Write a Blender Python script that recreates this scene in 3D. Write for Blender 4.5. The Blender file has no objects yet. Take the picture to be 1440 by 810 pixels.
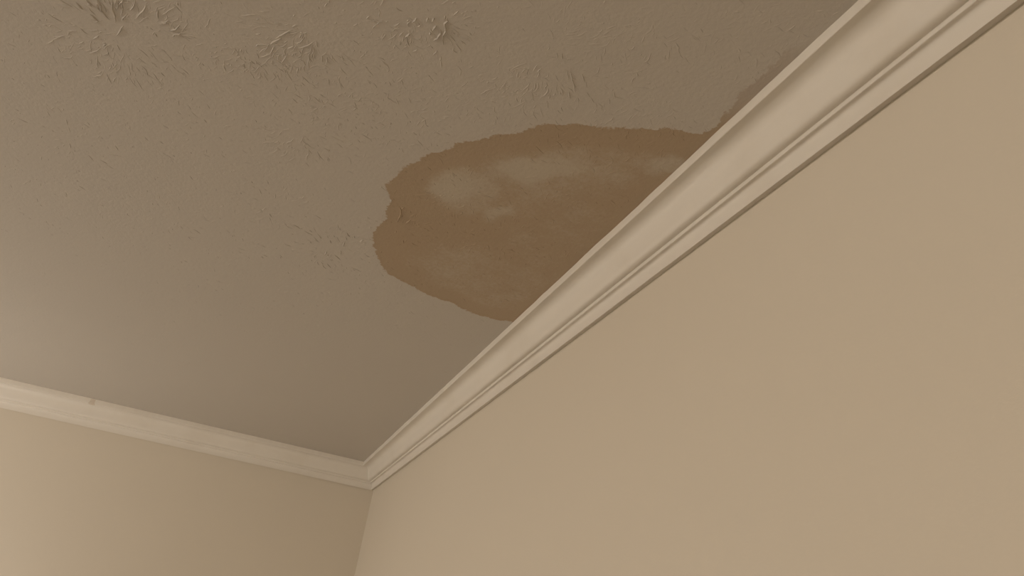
import bpy, math, random
from mathutils import Vector, noise
from math import radians, cos, sin, pi, hypot, exp

# ------------------------------------------------------------------ scene
scene = bpy.context.scene
col = scene.collection
H = 2.44                      # ceiling height
U = 0.085                     # drop of the crown moulding in metres

# camera: a phone held low, looking up into the corner of the room
cam_data = bpy.data.cameras.new('camera')
cam_data.sensor_width = 36.0
cam_data.lens = 26.0
cam_data.clip_start = 0.02
cam = bpy.data.objects.new('camera', cam_data)
cam.location = (-6.4358 * U, -34.4587 * U, H - 8.1932 * U)
cam.rotation_euler = (2.0709, -0.1315, -0.397)
col.objects.link(cam)
scene.camera = cam

# world: closed room, only a trace of ambient
world = bpy.data.worlds.new('world')
world.use_nodes = True
world.node_tree.nodes['Background'].inputs[0].default_value = (1.0, 0.85, 0.68, 1)
world.node_tree.nodes['Background'].inputs[1].default_value = 0.02
scene.world = world

# two warm unseen lamps, placed to fit the brightness: one at the far left, one beside the left wall
def lamp(name, loc, power, radius, color):
    l = bpy.data.lights.new(name, 'POINT')
    l.energy = power
    l.shadow_soft_size = radius
    l.color = color
    o = bpy.data.objects.new(name, l)
    o.location = loc
    col.objects.link(o)
    return o

LAMP = (1.0, 0.925, 0.85)
lamp('tall_lamp', (-3.40, -2.90, 1.95), 68.5, 0.09, LAMP)
lamp('side_lamp', (-1.85, -0.50, 1.35), 15.0, 0.10, LAMP)


vs = scene.view_settings
scene.display_settings.display_device = 'sRGB'
vs.view_transform = 'Standard'
vs.look = 'None'
vs.gamma = 1.0
vs.use_curve_mapping = False
vs.exposure = 0.0

random.seed(7)

# ------------------------------------------------------------------ helpers
def tag(o, label=None, cat=None, kind=None, group=None):
    if label: o['label'] = label
    if cat: o['category'] = cat
    if kind: o['kind'] = kind
    if group: o['group'] = group
    return o

def mesh_obj(name, verts, faces, mat, parent=None, smooth=False, sharp=None):
    me = bpy.data.meshes.new(name)
    me.from_pydata(verts, [], faces)
    me.update()
    if mat: me.materials.append(mat)
    if smooth:
        me.polygons.foreach_set('use_smooth', [True] * len(me.polygons))
        if sharp is not None:
            me.set_sharp_from_angle(angle=radians(sharp))
    o = bpy.data.objects.new(name, me)
    col.objects.link(o)
    if parent: o.parent = parent
    return o

def box(name, lo, hi, mat):
    x0, y0, z0 = lo; x1, y1, z1 = hi
    v = [(x0,y0,z0),(x1,y0,z0),(x1,y1,z0),(x0,y1,z0),(x0,y0,z1),(x1,y0,z1),(x1,y1,z1),(x0,y1,z1)]
    f = [(0,3,2,1),(4,5,6,7),(0,1,5,4),(1,2,6,5),(2,3,7,6),(3,0,4,7)]
    return mesh_obj(name, v, f, mat)

class NT:
    """small node-tree builder"""
    def __init__(self, name):
        self.m = bpy.data.materials.new(name)
        self.m.use_nodes = True
        self.t = self.m.node_tree
        self.bsdf = self.t.nodes['Principled BSDF']
    def n(self, kind, **inp):
        nd = self.t.nodes.new(kind)
        for k, v in inp.items():
            if k in nd.inputs.keys(): self.set(nd.inputs[k], v)
            else: setattr(nd, k, v)
        return nd
    def set(self, sock, v):
        if hasattr(v, 'is_output'): self.t.links.new(v, sock)
        else: sock.default_value = v
    def math(self, op, a, b=0.0, clamp=False):
        nd = self.t.nodes.new('ShaderNodeMath'); nd.operation = op; nd.use_clamp = clamp
        self.set(nd.inputs[0], a); self.set(nd.inputs[1], b)
        return nd.outputs[0]
    def ramp(self, v, lo, hi, a=0.0, b=1.0):
        nd = self.t.nodes.new('ShaderNodeMapRange'); nd.interpolation_type = 'SMOOTHSTEP'
        self.set(nd.inputs[0], v)
        for i, q in enumerate((lo, hi, a, b)): self.set(nd.inputs[i + 1], q)
        return nd.outputs[0]
    def mix(self, f, a, b):
        nd = self.t.nodes.new('ShaderNodeMix'); nd.data_type = 'RGBA'
        self.set(nd.inputs[0], f)
        for s, q in ((nd.inputs[6], a), (nd.inputs[7], b)):
            self.set(s, (*q, 1) if isinstance(q, tuple) and len(q) == 3 else q)
        return nd.outputs[2]
    def noise(self, scale, detail=2.0, rough=0.5, vec=None):
        nd = self.t.nodes.new('ShaderNodeTexNoise')
        nd.inputs['Scale'].default_value = scale
        nd.inputs['Detail'].default_value = detail
        nd.inputs['Roughness'].default_value = rough
        if vec is None: vec = self.coord()
        self.t.links.new(vec, nd.inputs['Vector'])
        return nd.outputs['Fac']
    def coord(self):
        if not hasattr(self, '_c'): self._c = self.t.nodes.new('ShaderNodeTexCoord').outputs['Object']
        return self._c
    def attr(self, name):
        nd = self.t.nodes.new('ShaderNodeAttribute'); nd.attribute_name = name
        return nd.outputs['Fac']
    def bump(self, h, dist, strength=1.0):
        nd = self.t.nodes.new('ShaderNodeBump')
        nd.inputs['Distance'].default_value = dist
        nd.inputs['Strength'].default_value = strength
        self.t.links.new(h, nd.inputs['Height'])
        self.t.links.new(nd.outputs[0], self.bsdf.inputs['Normal'])
    def finish(self, color, rough, spec=0.3):
        self.set(self.bsdf.inputs['Base Color'], (*color, 1) if isinstance(color, tuple) else color)
        self.set(self.bsdf.inputs['Roughness'], rough)
        self.bsdf.inputs['Specular IOR Level'].default_value = spec
        return self.m

# ------------------------------------------------------------------ materials
CEIL = (0.60, 0.558, 0.50)

def plaster_material():
    t = NT('ceiling_plaster')
    d0 = t.math('SUBTRACT', t.attr('stain_depth'), 1.0)     # metres inside the stain; -1 where there is none
    pale = t.attr('stain_pale')
    power = t.attr('stain_power')
    n1 = t.math('SUBTRACT', t.noise(55, 3, 0.6), 0.5)
    n2 = t.math('SUBTRACT', t.noise(190, 2, 0.6), 0.5)
    d = t.math('ADD', d0, t.math('ADD', t.math('MULTIPLY', n1, 0.014), t.math('MULTIPLY', n2, 0.012)))
    mask = t.math('MULTIPLY', t.ramp(d, -0.0012, 0.0022), t.ramp(power, 0.0, 0.4))
    # streaky blotches inside
    nb = t.noise(22, 4, 0.6)
    nf = t.noise(130, 3, 0.65)
    inner = t.ramp(d, 0.022, 0.06)
    p = t.math('ADD', pale, t.math('MULTIPLY', t.math('SUBTRACT', nb, 0.5), 0.9))
    p = t.math('ADD', p, t.math('MULTIPLY', t.math('SUBTRACT', nf, 0.5), 0.8))
    p = t.ramp(t.math('MULTIPLY', p, inner, True), 0.04, 0.92)
    edge = t.ramp(d, 0.0, 0.018, 1.0, 0.0)
    ring = tuple(c * k for c, k in zip(CEIL, (0.765, 0.645, 0.51)))
    lite = tuple(c * k for c, k in zip(CEIL, (0.93, 0.885, 0.80)))
    rim = tuple(c * k for c, k in zip(CEIL, (0.74, 0.615, 0.475)))
    sc = t.mix(p, ring, lite)
    sc = t.mix(t.math('MULTIPLY', edge, 0.6), sc, rim)
    thin = tuple(c * k for c, k in zip(CEIL, (0.85, 0.80, 0.76)))        # the weak tail beside the moulding
    sc = t.mix(t.ramp(power, 0.45, 1.0), thin, sc)
    base = t.mix(t.math('MULTIPLY', t.noise(3.0, 2), 0.35), CEIL, (CEIL[0] * .95, CEIL[1] * .945, CEIL[2] * .93))
    colr = t.mix(mask, base, sc)
    # roller grain
    g = t.math('ADD', t.math('MULTIPLY', t.noise(170, 3, 0.6), 0.7), t.math('MULTIPLY', t.noise(420, 2, 0.5), 0.3))
    t.bump(g, 0.0012, 0.55)
    return t.finish(colr, 0.75, 0.2)

def wall_material(name, c):
    t = NT(name)
    colr = t.mix(t.noise(2.2, 2), c, tuple(q * .97 for q in c))
    t.bump(t.noise(260, 3, 0.55), 0.0006, 0.35)
    return t.finish(colr, 0.6, 0.3)

def trim_material():
    t = NT('trim_paint')
    c = (0.80, 0.755, 0.68)
    colr = t.mix(t.ramp(t.noise(9, 4, 0.6), 0.45, 0.75), c, (0.77, 0.72, 0.64))
    t.bump(t.noise(120, 3, 0.5), 0.0005, 0.25)
    return t.finish(colr, 0.45, 0.4)

def filler_material():
    t = NT('joint_filler')
    return t.finish(t.mix(t.noise(90, 2), (0.64, 0.56, 0.47), (0.74, 0.67, 0.58)), 0.7, 0.2)

def floor_material():
    t = NT('carpet_floor')
    return t.finish(t.mix(t.noise(60, 4), (0.20, 0.165, 0.13), (0.27, 0.225, 0.18)), 0.95, 0.1)

M_plaster = plaster_material()
WALL = (0.73, 0.665, 0.56)
M_wall_r = wall_material('wall_paint', WALL)
M_trim = trim_material()
M_filler = filler_material()
M_floor = floor_material()

# ------------------------------------------------------------------ room shell
X0, Y0, T = -3.9, -4.6, 0.12
tag(box('wall_right', (0, Y0, 0), (T, 0, H), M_wall_r), 'beige painted wall on the right under the wide run of crown moulding', 'wall', 'structure')
tag(box('wall_left', (X0, 0, 0), (T, T, H), M_wall_r), 'beige painted wall at lower left, running away to the left of the corner', 'wall', 'structure')
tag(box('wall_back', (X0, Y0 - T, 0), (T, Y0, H), M_wall_r), 'plain beige wall behind the viewer', 'wall', 'structure')
tag(box('wall_side', (X0 - T, Y0 - T, 0), (X0, T, H), M_wall_r), 'plain beige wall far to the left, opposite the moulded wall', 'wall', 'structure')
tag(box('floor', (X0 - T, Y0 - T, -0.1), (T, T, 0), M_floor), 'brown carpeted floor of the room', 'floor', 'structure')
ceiling = tag(box('ceiling', (X0 - T, Y0 - T, H), (T, T, H + 0.1), M_plaster), 'off-white textured plaster ceiling with a large brown water stain', 'ceiling', 'structure')

# ------------------------------------------------------------------ measured layout (metres on the ceiling plane)
STAIN_OUTLINE = [(0.05, -2.65), (-0.0638, -2.5155), (-0.0727, -2.4935), (-0.0819, -2.4649), (-0.0925, -2.4305), (-0.089, -2.4168), (-0.0891, -2.4094), (-0.089, -2.3858), (-0.0909, -2.372), (-0.0908, -2.3524), (-0.0853, -2.3294), (-0.0849, -2.3118), (-0.0808, -2.289), (-0.0843, -2.2757), (-0.1035, -2.2639), (-0.128, -2.2586), (-0.1426, -2.2489), (-0.158, -2.241), (-0.1822, -2.2289), (-0.2034, -2.2169), (-0.2219, -2.209), (-0.2406, -2.2012), (-0.2564, -2.1909), (-0.2715, -2.1824), (-0.2879, -2.1689), (-0.2982, -2.152), (-0.3096, -2.1364), (-0.3338, -2.1179), (-0.3523, -2.0948), (-0.3777, -2.0698), (-0.3819, -2.0482), (-0.4063, -2.0213), (-0.4185, -1.9927), (-0.4307, -1.968), (-0.435, -1.9392), (-0.4464, -1.9066), (-0.4358, -1.8839), (-0.4236, -1.867), (-0.4271, -1.8395), (-0.4192, -1.8078), (-0.4248, -1.7664), (-0.426, -1.7248), (-0.4049, -1.6718), (-0.3882, -1.638), (-0.363, -1.6077), (-0.3291, -1.5963), (-0.2833, -1.5775), (-0.2423, -1.5691), (-0.2107, -1.5721), (-0.1931, -1.5586), (-0.1506, -1.5517), (-0.1039, -1.5535), (-0.0793, -1.567), (0.05, -1.5635999999999999)]
PALE_BLOTCHES = [(-0.3047, -2.0261, 0.0363, -0.0231, 0.0135, 0.0348, 0.5), (-0.2195, -2.1283, 0.053, -0.0332, 0.0105, 0.0209, 0.5), (-0.1561, -2.1642, 0.0517, -0.0324, 0.0107, 0.0186, 0.45), (-0.2231, -2.0353, 0.066, -0.0427, 0.016, 0.0349, 0.42), (-0.3497, -1.9845, 0.0431, -0.0276, 0.0151, 0.0442, 0.6), (-0.315, -2.0821, 0.0275, -0.0171, 0.0049, 0.0125, 0.35), (-0.3486, -1.9632, 0.0339, -0.0219, 0.0141, 0.0417, 0.9), (-0.3156, -1.9845, 0.0295, -0.019, 0.0136, 0.037, 0.7), (-0.3191, -1.9316, 0.0388, -0.0254, 0.0083, 0.0237, 0.55), (-0.2581, -2.0723, 0.0424, -0.0269, 0.013, 0.0294, 0.95), (-0.2211, -2.1077, 0.0307, -0.0194, 0.0122, 0.0247, 0.7), (-0.1607, -2.13, 0.0425, -0.0269, 0.0204, 0.0368, 0.5), (-0.1423, -2.171, 0.0259, -0.0162, 0.0118, 0.0199, 0.35), (-0.0949, -2.1912, 0.0221, -0.0139, 0.0117, 0.018, 0.75), (-0.256, -1.9343, 0.0204, -0.0136, 0.0071, 0.0179, 0.6), (-0.2285, -1.9768, 0.0415, -0.0273, 0.0115, 0.0265, 0.3), (-0.2431, -1.7149, 0.0696, -0.0496, 0.0272, 0.0774, 0.4), (-0.1619, -1.6986, 0.07, -0.0512, 0.0273, 0.0683, 0.32), (-0.1493, -1.6271, 0.0488, -0.0365, 0.0154, 0.0397, 0.25), (-0.1345, -1.9905, 0.0441, -0.0295, 0.03, 0.0583, 0.28), (-0.1434, -1.8772, 0.0526, -0.0365, 0.0296, 0.0637, 0.2), (-0.3188, -1.6773, 0.0358, -0.0255, 0.0148, 0.0504, 0.2)]
TAIL_FADE = [(-2.2811, 1.0), (-2.3524, 0.55), (-2.3878, 0.38), (-2.422, 0.28), (-2.4629, 0.12), (-2.5082, 0.0)]
STOMPS = [(-0.8515, -2.0475, 0.11, 60, 1.0, 40, 150), (-0.8515, -2.0475, 0.1, 22, 0.65, -10, 40), (-0.8515, -2.0475, 0.1, 26, 0.5, -110, -30), (-0.8515, -2.0475, 0.11, 26, 0.7, 170, 260), (-0.9456, -2.008, 0.08, 14, 0.4, 0, 360), (-0.6066, -2.1924, 0.1, 50, 0.75, 150, 290), (-0.6066, -2.1924, 0.1, 26, 0.5, -80, 90), (-0.6076, -2.1983, 0.09, 16, 0.6, 60, 130), (-0.6464, -2.1156, 0.07, 26, 0.65, 180, 360), (-0.6924, -2.1104, 0.06, 24, 0.7, 180, 330), (-0.5878, -1.98, 0.085, 36, 0.6, 180, 360), (-0.5878, -1.98, 0.08, 12, 0.5, 0, 180), (-0.559, -2.0589, 0.06, 22, 0.65, 0, 360), (-0.6324, -2.0399, 0.06, 18, 0.6, 0, 360), (-0.4959, -2.2794, 0.07, 26, 0.8, 180, 340), (-0.4629, -2.2672, 0.05, 12, 0.7, 0, 360), (-0.4664, -2.0805, 0.07, 26, 0.6, 0, 360), (-0.5406, -2.0444, 0.06, 20, 0.6, 0, 360), (-0.5573, -2.1382, 0.05, 12, 0.5, 0, 360), (-0.3267, -2.2927, 0.1, 44, 0.6, 200, 350), (-0.3267, -2.2927, 0.08, 20, 0.35, 0, 180), (-0.3571, -2.1873, 0.06, 18, 0.5, 0, 360), (-0.2835, -2.3686, 0.07, 16, 0.4, 180, 330), (-0.2444, -2.4143, 0.07, 18, 0.5, 200, 340), (-0.1842, -2.4248, 0.07, 14, 0.35, 0, 360), (-0.1391, -2.3171, 0.07, 22, 0.45, 150, 330), (-0.1556, -2.464, 0.07, 16, 0.45, 0, 360), (-0.1867, -2.2733, 0.06, 16, 0.4, 200, 340), (-0.1125, -2.4937, 0.05, 12, 0.45, 0, 360), (-0.4957, -2.1209, 0.05, 16, 0.5, 0, 360), (-0.4129, -2.1699, 0.06, 14, 0.4, 0, 360), (-0.4378, -2.044, 0.05, 18, 0.6, 0, 360), (-0.7503, -2.0773, 0.06, 10, 0.5, 0, 360), (-0.7628, -1.9954, 0.06, 14, 0.45, 0, 360), (-0.9392, -1.7355, 0.07, 18, 0.6, 0, 360), (-1.0021, -1.5843, 0.06, 12, 0.5, 0, 360), (-0.824, -1.8737, 0.07, 14, 0.4, 0, 360), (-0.7188, -1.8906, 0.06, 14, 0.45, 0, 360), (-0.6068, -1.7277, 0.07, 24, 0.6, 0, 360), (-0.6748, -1.5247, 0.07, 20, 0.6, 0, 360), (-0.4876, -1.6385, 0.08, 36, 0.8, 0, 360), (-0.7633, -1.5695, 0.06, 12, 0.5, 0, 360), (-0.5215, -1.4435, 0.07, 12, 0.4, 0, 360), (-0.3191, -1.5157, 0.07, 20, 0.45, 0, 360), (-0.4137, -1.5221, 0.06, 14, 0.45, 0, 360), (-0.7237, -1.3346, 0.06, 8, 0.45, 0, 360), (-1.0234, -1.4249, 0.07, 9, 0.5, 0, 360), (-1.0686, -1.0858, 0.07, 7, 0.4, 0, 360), (-0.2471, -1.4889, 0.06, 12, 0.4, 0, 360), (-0.3924, -1.7909, 0.06, 26, 0.6, 0, 360), (-0.3284, -1.9582, 0.07, 34, 0.6, 0, 360), (-0.2271, -1.862, 0.07, 40, 0.6, 0, 360), (-0.2926, -1.8172, 0.05, 20, 0.5, 0, 360), (-0.1797, -2.0975, 0.08, 36, 0.5, 0, 360), (-0.2163, -2.1891, 0.06, 22, 0.45, 0, 360), (-0.1164, -2.1581, 0.06, 24, 0.45, 0, 360), (-0.2037, -1.9931, 0.06, 20, 0.5, 0, 360), (-0.2942, -1.6444, 0.06, 20, 0.45, 0, 360), (-0.1062, -1.8439, 0.06, 24, 0.45, 0, 360), (-0.1651, -1.6677, 0.06, 18, 0.45, 0, 360)]
STROKES = [(2.4, 1.2, [(-0.8717, -2.0857), (-0.8682, -2.082), (-0.868, -2.0722), (-0.8637, -2.0659), (-0.8593, -2.0596)]), (2.4, 1.2, [(-0.8529, -2.0989), (-0.854, -2.0814), (-0.8513, -2.0714), (-0.8516, -2.0587)]), (2.4, 1.2, [(-0.8463, -2.0998), (-0.847, -2.0867)]), (2.4, 1.2, [(-0.8408, -2.0973), (-0.8407, -2.0896)]), (2.4, 1.2, [(-0.8249, -2.1145), (-0.8262, -2.104), (-0.8315, -2.0926)]), (2.4, 1.2, [(-0.8117, -2.1135), (-0.8138, -2.1039), (-0.8199, -2.0933), (-0.8252, -2.0802)]), (2.4, 1.2, [(-0.8143, -2.1203), (-0.811, -2.1208)]), (2.4, 1.2, [(-0.7958, -2.0865), (-0.7918, -2.0916), (-0.7879, -2.0939), (-0.7869, -2.0974), (-0.7839, -2.1005)]), (2.4, 1.2, [(-0.7974, -2.1131), (-0.7985, -2.1039), (-0.7976, -2.0957)]), (2.4, 1.2, [(-0.783, -2.081), (-0.778, -2.086), (-0.7741, -2.0913), (-0.7702, -2.1009)]), (2.4, 1.2, [(-0.7795, -2.073), (-0.778, -2.0777), (-0.771, -2.0817), (-0.7691, -2.0858)]), (2.4, 1.2, [(-0.7739, -2.1387), (-0.7734, -2.1334)]), (2.4, 1.2, [(-0.8419, -2.0575), (-0.8475, -2.0436), (-0.8516, -2.0336)]), (2.4, 1.2, [(-0.8853, -2.0479), (-0.8778, -2.0447), (-0.8726, -2.0491)]), (2.4, 1.2, [(-0.8826, -2.0568), (-0.8781, -2.0534), (-0.8732, -2.048)]), (2.4, 1.2, [(-0.884, -2.0732), (-0.8813, -2.0775), (-0.88, -2.0712)]), (2.4, 1.2, [(-0.8433, -2.0671), (-0.8411, -2.0728), (-0.8379, -2.0789)]), (2.4, 1.2, [(-0.8985, -2.0694), (-0.8934, -2.0637), (-0.8908, -2.0608)]), (2.4, 1.2, [(-0.8668, -1.9847), (-0.8648, -1.9925)]), (2.4, 1.2, [(-0.8707, -2.0022), (-0.8668, -2.0076)]), (2.4, 1.2, [(-0.802, -2.0664), (-0.7996, -2.0601)]), (2.4, 1.2, [(-0.8816, -2.0103), (-0.8748, -2.0204)]), (2.6, 1.5, [(-0.4631, -2.2855), (-0.4609, -2.2814), (-0.4624, -2.2763), (-0.4597, -2.2692), (-0.4578, -2.2658), (-0.4587, -2.2576), (-0.4568, -2.2497), (-0.4534, -2.2425)]), (2.6, 1.5, [(-0.4645, -2.2642), (-0.4624, -2.2588), (-0.4634, -2.2493), (-0.4663, -2.2431)]), (2.6, 1.5, [(-0.4706, -2.2684), (-0.4725, -2.263), (-0.4724, -2.2576)]), (2.6, 1.5, [(-0.4746, -2.2541), (-0.4728, -2.2496)]), (2.6, 1.5, [(-0.4841, -2.2747), (-0.4831, -2.2678)]), (2.6, 1.5, [(-0.4774, -2.2785), (-0.4771, -2.2712)]), (2.6, 1.5, [(-0.4959, -2.267), (-0.4962, -2.2626), (-0.4982, -2.2572)]), (2.6, 1.5, [(-0.496, -2.2398), (-0.5, -2.2308)]), (2, 0.8, [(-0.4437, -2.2683), (-0.4414, -2.2641)]), (2, 0.8, [(-0.4404, -2.2453), (-0.4394, -2.2377)]), (2, 0.8, [(-0.4278, -2.2915), (-0.4268, -2.2867)]), (2, 0.9, [(-0.6357, -2.1909), (-0.6343, -2.1951)]), (2, 0.9, [(-0.6571, -2.1274), (-0.6502, -2.139), (-0.644, -2.147)]), (2, 0.9, [(-0.6525, -2.1407), (-0.6447, -2.1526), (-0.6371, -2.1643), (-0.6336, -2.1685)]), (2, 0.9, [(-0.6401, -2.1402), (-0.6366, -2.1452)]), (2, 0.9, [(-0.6358, -2.1311), (-0.6269, -2.1416)]), (2, 0.9, [(-0.6199, -2.1363), (-0.6179, -2.1296)]), (2, 0.9, [(-0.607, -2.1406), (-0.6061, -2.155)]), (2, 0.9, [(-0.6037, -2.1331), (-0.6026, -2.1462), (-0.6043, -2.153)]), (2, 0.9, [(-0.6019, -2.2263), (-0.6003, -2.2338)]), (2, 0.9, [(-0.5855, -2.2065), (-0.584, -2.2094)]), (2, 0.9, [(-0.6199, -2.1578), (-0.6199, -2.1682)]), (2, 0.9, [(-0.5639, -2.2144), (-0.5593, -2.2212)]), (2, 0.9, [(-0.5411, -2.2129), (-0.5387, -2.2157)]), (2, 0.9, [(-0.6061, -2.1285), (-0.605, -2.1243)]), (2, 0.9, [(-0.5884, -2.1307), (-0.5912, -2.1435)]), (2, 0.9, [(-0.5767, -2.1423), (-0.5787, -2.1506)]), (2, 0.9, [(-0.5678, -2.1569), (-0.5629, -2.1486)]), (2, 0.8, [(-0.2969, -2.2883), (-0.2894, -2.275), (-0.2804, -2.2641), (-0.2733, -2.2517)]), (2, 0.8, [(-0.2695, -2.2766), (-0.2635, -2.2679)]), (2, 0.8, [(-0.2803, -2.2862), (-0.2698, -2.2744)]), (2, 0.8, [(-0.2602, -2.2616), (-0.2517, -2.2539)]), (2, 0.8, [(-0.2811, -2.2513), (-0.2734, -2.2389)]), (2, 0.8, [(-0.2646, -2.2462), (-0.2604, -2.238)]), (2, 0.8, [(-0.2298, -2.2795), (-0.2224, -2.2692)]), (2, 0.8, [(-0.233, -2.2301), (-0.2341, -2.2405)]), (2, 0.8, [(-0.2904, -2.2437), (-0.2874, -2.2391)]), (2, 0.8, [(-0.2952, -2.2324), (-0.2953, -2.2387)]), (2, 0.8, [(-0.3175, -2.3047), (-0.3132, -2.296)]), (2, 0.8, [(-0.3235, -2.3031), (-0.3188, -2.2947)]), (2, 0.8, [(-0.3312, -2.2605), (-0.33, -2.2671)]), (2, 0.8, [(-0.2206, -2.323), (-0.2171, -2.3173)]), (2.4, 1.1, [(-0.4921, -1.692), (-0.4897, -1.6872)]), (2.4, 1.1, [(-0.4682, -1.6622), (-0.4684, -1.6788)]), (2.4, 1.1, [(-0.4732, -1.7177), (-0.4689, -1.7111), (-0.4632, -1.7053)]), (2.4, 1.1, [(-0.4434, -1.6977), (-0.439, -1.7122)]), (2.4, 1.1, [(-0.4657, -1.6294), (-0.4694, -1.6443)]), (2.4, 1.1, [(-0.495, -1.6705), (-0.4908, -1.6601)]), (2.4, 1.1, [(-0.5157, -1.6727), (-0.5102, -1.6667)]), (2.4, 1.1, [(-0.4089, -1.858), (-0.4034, -1.8506), (-0.3994, -1.8334), (-0.3984, -1.805)]), (2.4, 1.1, [(-0.4034, -1.8506), (-0.3999, -1.8612)]), (2.4, 1.1, [(-0.4251, -1.8637), (-0.4245, -1.8695)]), (2.4, 1.1, [(-0.4936, -1.6064), (-0.4927, -1.6281)]), (2.4, 1.1, [(-0.3847, -1.8112), (-0.3796, -1.8293)]), (2.4, 1.1, [(-0.3735, -1.7539), (-0.3698, -1.7434)])]
RH = 1.75                      # overall relief of the brushed plaster
IMG_U = (0.856, -0.517)       # ceiling directions used to aim the brush marks
IMG_V = (-0.126, -0.992)

# ------------------------------------------------------------------ water stain fields
def seg_d2(px, py, a, b):
    ax, ay = a; bx, by = b
    dx, dy = bx - ax, by - ay
    t = ((px - ax) * dx + (py - ay) * dy) / (dx * dx + dy * dy + 1e-12)
    t = 0 if t < 0 else 1 if t > 1 else t
    qx, qy = ax + t * dx - px, ay + t * dy - py
    return qx * qx + qy * qy

NO = len(STAIN_OUTLINE)
def stain_depth(x, y):
    """signed distance to the stain outline, positive inside"""
    if x < -0.55 or y < -2.75 or y > -1.4: return -0.5
    best = 9.0
    inside = False
    for i in range(NO):
        a = STAIN_OUTLINE[i]; b = STAIN_OUTLINE[(i + 1) % NO]
        q = seg_d2(x, y, a, b)
        if q < best: best = q
        if (a[1] > y) != (b[1] > y) and x < a[0] + (y - a[1]) / (b[1] - a[1]) * (b[0] - a[0]):
            inside = not inside
    d = math.sqrt(best)
    return d if inside else -d

def stain_pale(x, y):
    v = 0.0
    q = [noise.noise(Vector((x * f, y * f, z))) for f, z in ((14, 0.3), (14, 7.9), (42, 3.1), (42, 11.7))]
    x, y = x + .018 * q[0] + .008 * q[2], y + .024 * q[1] + .011 * q[3]
    for (cx, cy, ax, ay, bx, by, s) in PALE_BLOTCHES:
        det = ax * by - ay * bx
        dx, dy = x - cx, y - cy
        u = (dx * by - dy * bx) / det
        w = (ax * dy - ay * dx) / det
        r = u * u + w * w
        if r < 6: v = max(v, s * exp(-0.55 * r * r if r < 1.8 else -0.99 * r))
    return v

def stain_power(y):
    if y > TAIL_FADE[0][0]: return 1.0
    for (ya, sa), (yb, sb) in zip(TAIL_FADE, TAIL_FADE[1:]):
        if ya >= y >= yb:
            return sa + (sb - sa) * (ya - y) / (ya - yb)
    return 0.0

def set_fields(o):
    me = o.data
    A = [me.attributes.new(n, 'FLOAT', 'POINT') for n in ('stain_depth', 'stain_pale', 'stain_power')]
    D, P, W = [], [], []
    for v in me.vertices:
        x, y = v.co.x, v.co.y
        d = stain_depth(x, y)
        D.append(d + 1.0)
        if d > -0.03:
            P.append(stain_pale(x, y)); W.append(stain_power(y))
        else:
            P.append(0.0); W.append(0.0)
    for a, l in zip(A, (D, P, W)): a.data.foreach_set('value', l)

# the stained skin of the ceiling: thin sheet that ends just outside the ragged brown edge
ZS = H - 0.0001
def build_stain():
    s = 0.006
    xs = [-0.48 + s * i for i in range(int(0.48 / s) + 1)]
    ys = [-2.68 + s * i for i in range(int(1.16 / s) + 1)]
    ny = len(ys)
    keep = {}
    dep = [[stain_depth(x, y) for y in ys] for x in xs]
    verts, faces = [], []
    def vid(i, j):
        if (i, j) not in keep:
            keep[(i, j)] = len(verts); verts.append((xs[i], ys[j], ZS))
        return keep[(i, j)]
    for i in range(len(xs) - 1):
        for j in range(ny - 1):
            if max(dep[i][j], dep[i+1][j], dep[i][j+1], dep[i+1][j+1]) > -0.011:
                faces.append((vid(i, j), vid(i, j + 1), vid(i + 1, j + 1), vid(i + 1, j)))
    o = mesh_obj('water_stain', verts, faces, M_plaster, ceiling)
    o['label'] = 'brown water stain with a darker ragged ring and paler blotches inside'
    set_fields(o)
build_stain()

# ------------------------------------------------------------------ stomp-brush plaster ridges
RV, RF = [], []
def ridge(pts, w, h):
    """one low rounded plaster ridge along pts (metres), half width w, height h, tapered at both ends"""
    n = len(pts)
    base = len(RV)
    x0, y0 = pts[0]
    z = (ZS if -0.5 < x0 < 0 and -2.72 < y0 < -1.5 and stain_depth(x0, y0) > -0.012 else H) + 0.00005
    for i, (x, y) in enumerate(pts):
        a = pts[max(i - 1, 0)]; b = pts[min(i + 1, n - 1)]
        dx, dy = b[0] - a[0], b[1] - a[1]
        l = hypot(dx, dy) + 1e-9
        nx, ny = -dy / l, dx / l
        t = i / (n - 1)
        e = min(1.0, 3.0 * min(t, 1 - t) + 0.12)
        ww = w * (0.35 + 0.65 * e) * random.uniform(.85, 1.15); hh = h * e * random.uniform(.75, 1.2)
        for k, q in ((-1, 0), (-.5, .62), (0, 1), (.5, .62), (1, 0)):
            RV.append((x + nx * ww * k, y + ny * ww * k, z - hh * q))
    for i in range(n - 1):
        for k in range(4):
            p = base + i * 5 + k
            RF.append((p, p + 1, p + 6, p + 5))

def clear_of_walls(pts):
    return all(x < -0.078 and y < -0.11 and x > -2.4 and y > -3.2 for x, y in pts)

def wander(x, y, ang, length, n, curl, jit):
    pts = []
    for i in range(n):
        pts.append((x, y))
        s = length / (n - 1)
        x += cos(ang) * s; y += sin(ang) * s
        ang += curl / n + random.gauss(0, jit)
    return pts

for (cx, cy, R, count, h, a0, a1) in STOMPS:
    for _ in range(int(count * 3.2)):
        a = radians(random.uniform(a0, a1))
        dx = cos(a) * IMG_U[0] + sin(a) * IMG_V[0]
        dy = cos(a) * IMG_U[1] + sin(a) * IMG_V[1]
        ang = math.atan2(dy, dx)
        r = R * math.sqrt(random.uniform(.04, 1.0))
        L = R * random.uniform(.07, .30) * random.choice((1, 1, .5))
        pts = wander(cx + cos(ang) * r, cy + sin(ang) * r, ang + random.gauss(0, .28), L, random.randint(4, 7), random.gauss(0, .5), .22)
        if clear_of_walls(pts):
            ridge(pts, random.uniform(.0006, .0012), h * .001 * random.uniform(.15, .85) ** 1.3 * RH)

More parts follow.
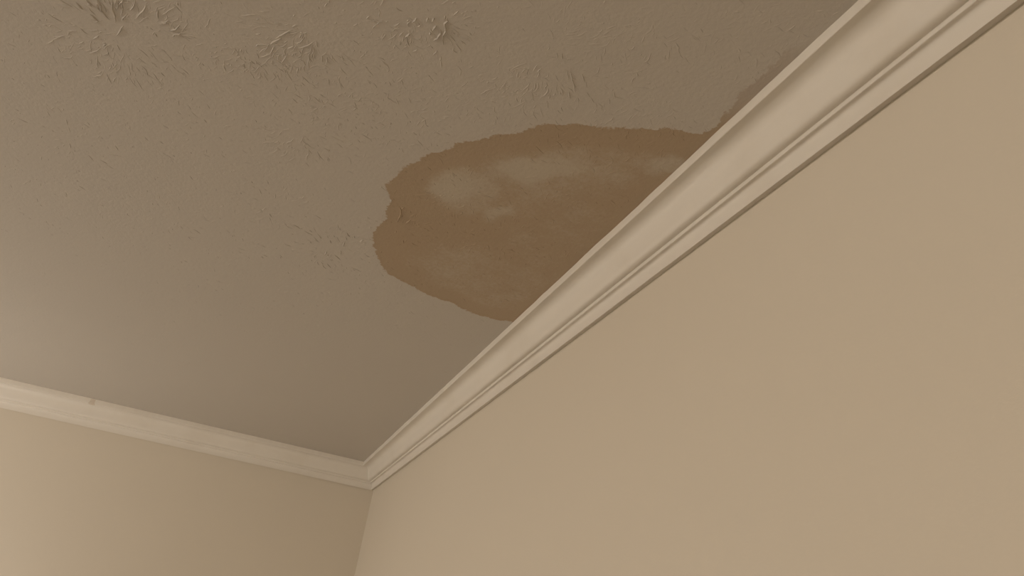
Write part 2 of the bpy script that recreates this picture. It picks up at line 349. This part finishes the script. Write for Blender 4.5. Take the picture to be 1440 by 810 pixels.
for (w, h, pts) in STROKES:
    q = []
    for (a, b) in zip(pts, pts[1:]):
        m = max(2, int(hypot(b[0] - a[0], b[1] - a[1]) / .004))
        for i in range(m):
            t = i / m
            q.append((a[0] + (b[0] - a[0]) * t + random.gauss(0, .0003), a[1] + (b[1] - a[1]) * t + random.gauss(0, .0003)))
    q.append(pts[-1])
    if clear_of_walls(q) and len(q) > 1: ridge(q, w * .00052, h * .00082 * RH)

# loose flecks between the stomps, fewer towards the far corner
for _ in range(8000):
    x = random.uniform(-1.7, -.08); y = random.uniform(-2.8, -.5)
    if random.random() > (0.12 + 0.88 * min(1, max(0, (-y - 1.0) / 1.0))) * (1.0 if x > -1.0 else .55): continue
    ang = random.uniform(0, 2 * pi)
    pts = wander(x, y, ang, random.choice((.003, .005, .008, .014)), random.randint(3, 4), random.gauss(0, .6), .3)
    if clear_of_walls(pts):
        ridge(pts, random.uniform(.0006, .0012), random.uniform(.0001, .0004) * RH)

ridges = mesh_obj('plaster_ridges', RV, RF, M_plaster, ceiling, smooth=True)
ridges['kind'] = 'stuff'
set_fields(ridges)

# ------------------------------------------------------------------ crown moulding
def crown_profile():
    """(distance from wall, depth below ceiling) in units of U, from the ceiling down"""
    p = [(0.863, 0.0), (0.866, -0.015), (0.866, -0.168), (0.862, -0.184), (0.852, -0.189), (0.842, -0.186)]
    # undercut quirk, concave sweep turning down, convex sweep rolling back in behind the bead
    def bez(a, b, c, d, n):
        for i in range(1, n + 1):
            t = i / n; s = 1 - t
            p.append(tuple(s**3 * a[k] + 3*s*s*t * b[k] + 3*s*t*t * c[k] + t**3 * d[k] for k in (0, 1)))
    A0, A1, B1 = (0.815, -0.174), (0.505, -0.380), (0.280, -0.672)
    p.append(A0)
    bez(A0, (0.70, -0.155), (0.548, -0.170), A1, 16)
    bez(A1, (0.461, -0.595), (0.44, -0.728), B1, 16)
    p += [(0.274, -0.676), (0.271, -0.683), (0.269, -0.728), (0.266, -0.738), (0.258, -0.742)]
    C0 = (0.240, -0.738)
    p.append(C0)
    bez(C0, (0.180, -0.716), (0.127, -0.745), (0.1255, -0.930), 14)
    # bottom lip with a reveal behind it, so the moulding meets the wall in a dark groove
    p += [(0.1245, -0.988), (0.1235, -0.996), (0.122, -0.999), (0.1205, -0.996), (0.119, -0.968), (0.115, -0.962), (0.0, -0.952)]
    return [(n * U, z * U) for n, z in p]

PROFILE = crown_profile()

def crown(name, axis, s0, s1, mitre0, mitre1, seed, label, dn=0.0):
    """moulding along one wall. axis 'y': on the right wall (x=0); axis 'x': on the left wall (y=0).
    s runs along the wall measured from the corner (positive); mitred ends follow the profile."""
    rnd = random.Random(seed)
    segs = max(8, int((s1 - s0) / 0.018))
    verts, faces = [], []
    P = len(PROFILE)
    w1 = w2 = 0.0
    for i in range(segs + 1):
        t = i / segs
        w1 = 0.6 * w1 + rnd.gauss(0, .00022)
        w2 = 0.6 * w2 + rnd.gauss(0, .00010)
        for k, (n, z) in enumerate(PROFILE):
            a = s0 + (n if mitre0 else 0); b = s1 - (n if mitre1 else 0)
            s = a + (b - a) * t
            nn = n + dn + (w1 if k <= 1 else w1 * .3 if k <= 3 else 0)
            zz = z + (w2 if k in (P - 7, P - 6, P - 5, P - 4) else 0)
            nn = max(nn, 0.0)
            verts.append((-nn, -s, H + zz) if axis == 'y' else (-s, -nn, H + zz))
        # back edge along the inner corner closes the solid
        verts.append((0, -(s0 + (s1 - s0) * t), H) if axis == 'y' else (-(s0 + (s1 - s0) * t), 0, H))
    Q = P + 1
    for i in range(segs):
        for k in range(Q):
            a, b = i * Q + k, i * Q + (k + 1) % Q
            f = (a, b, b + Q, a + Q)
            faces.append(f if axis == 'x' else f[::-1])
    faces.append(tuple(range(Q)) if axis == 'y' else tuple(range(Q))[::-1])
    last = segs * Q
    faces.append(tuple(last + k for k in range(Q))[::-1] if axis == 'y' else tuple(last + k for k in range(Q)))
    o = mesh_obj(name, verts, faces, M_trim, smooth=True, sharp=28)
    return tag(o, label, 'moulding', 'structure')

JOINT = 1.043
crown('trim_1', 'y', 0, -Y0, True, False, 3, 'cream crown moulding running up the right wall beside the water stain')
crown('trim_2', 'x', 0, JOINT, True, False, 5, 'cream crown moulding on the left wall, length next to the corner')
t3 = crown('trim_3', 'x', JOINT, -X0, False, False, 8, 'cream crown moulding on the left wall, length left of the butt joint', dn=0.0005)

# smear of old filler over the butt joint of the left-wall moulding
def joint_smear():
    rnd = random.Random(4)
    ks = range(1, 15)
    cols_s = (-.010, -.004, .003, .010)
    verts, faces = [], []
    for j, ds in enumerate(cols_s):
        for k in ks:
            n, z = PROFILE[k]
            lift = .0002 if j in (0, 3) else .0011
            verts.append((-(JOINT + ds + rnd.gauss(0, .0014)), -(n + lift), H + z - lift * .6))
    m = len(ks)
    for j in range(len(cols_s) - 1):
        for k in range(m - 1):
            a = j * m + k
            faces.append((a, a + 1, a + m + 1, a + m))
    o = mesh_obj('joint_filler', verts, faces, M_filler, t3, smooth=True)
    o['label'] = 'rough darker filler smeared across the butt joint'
joint_smear()
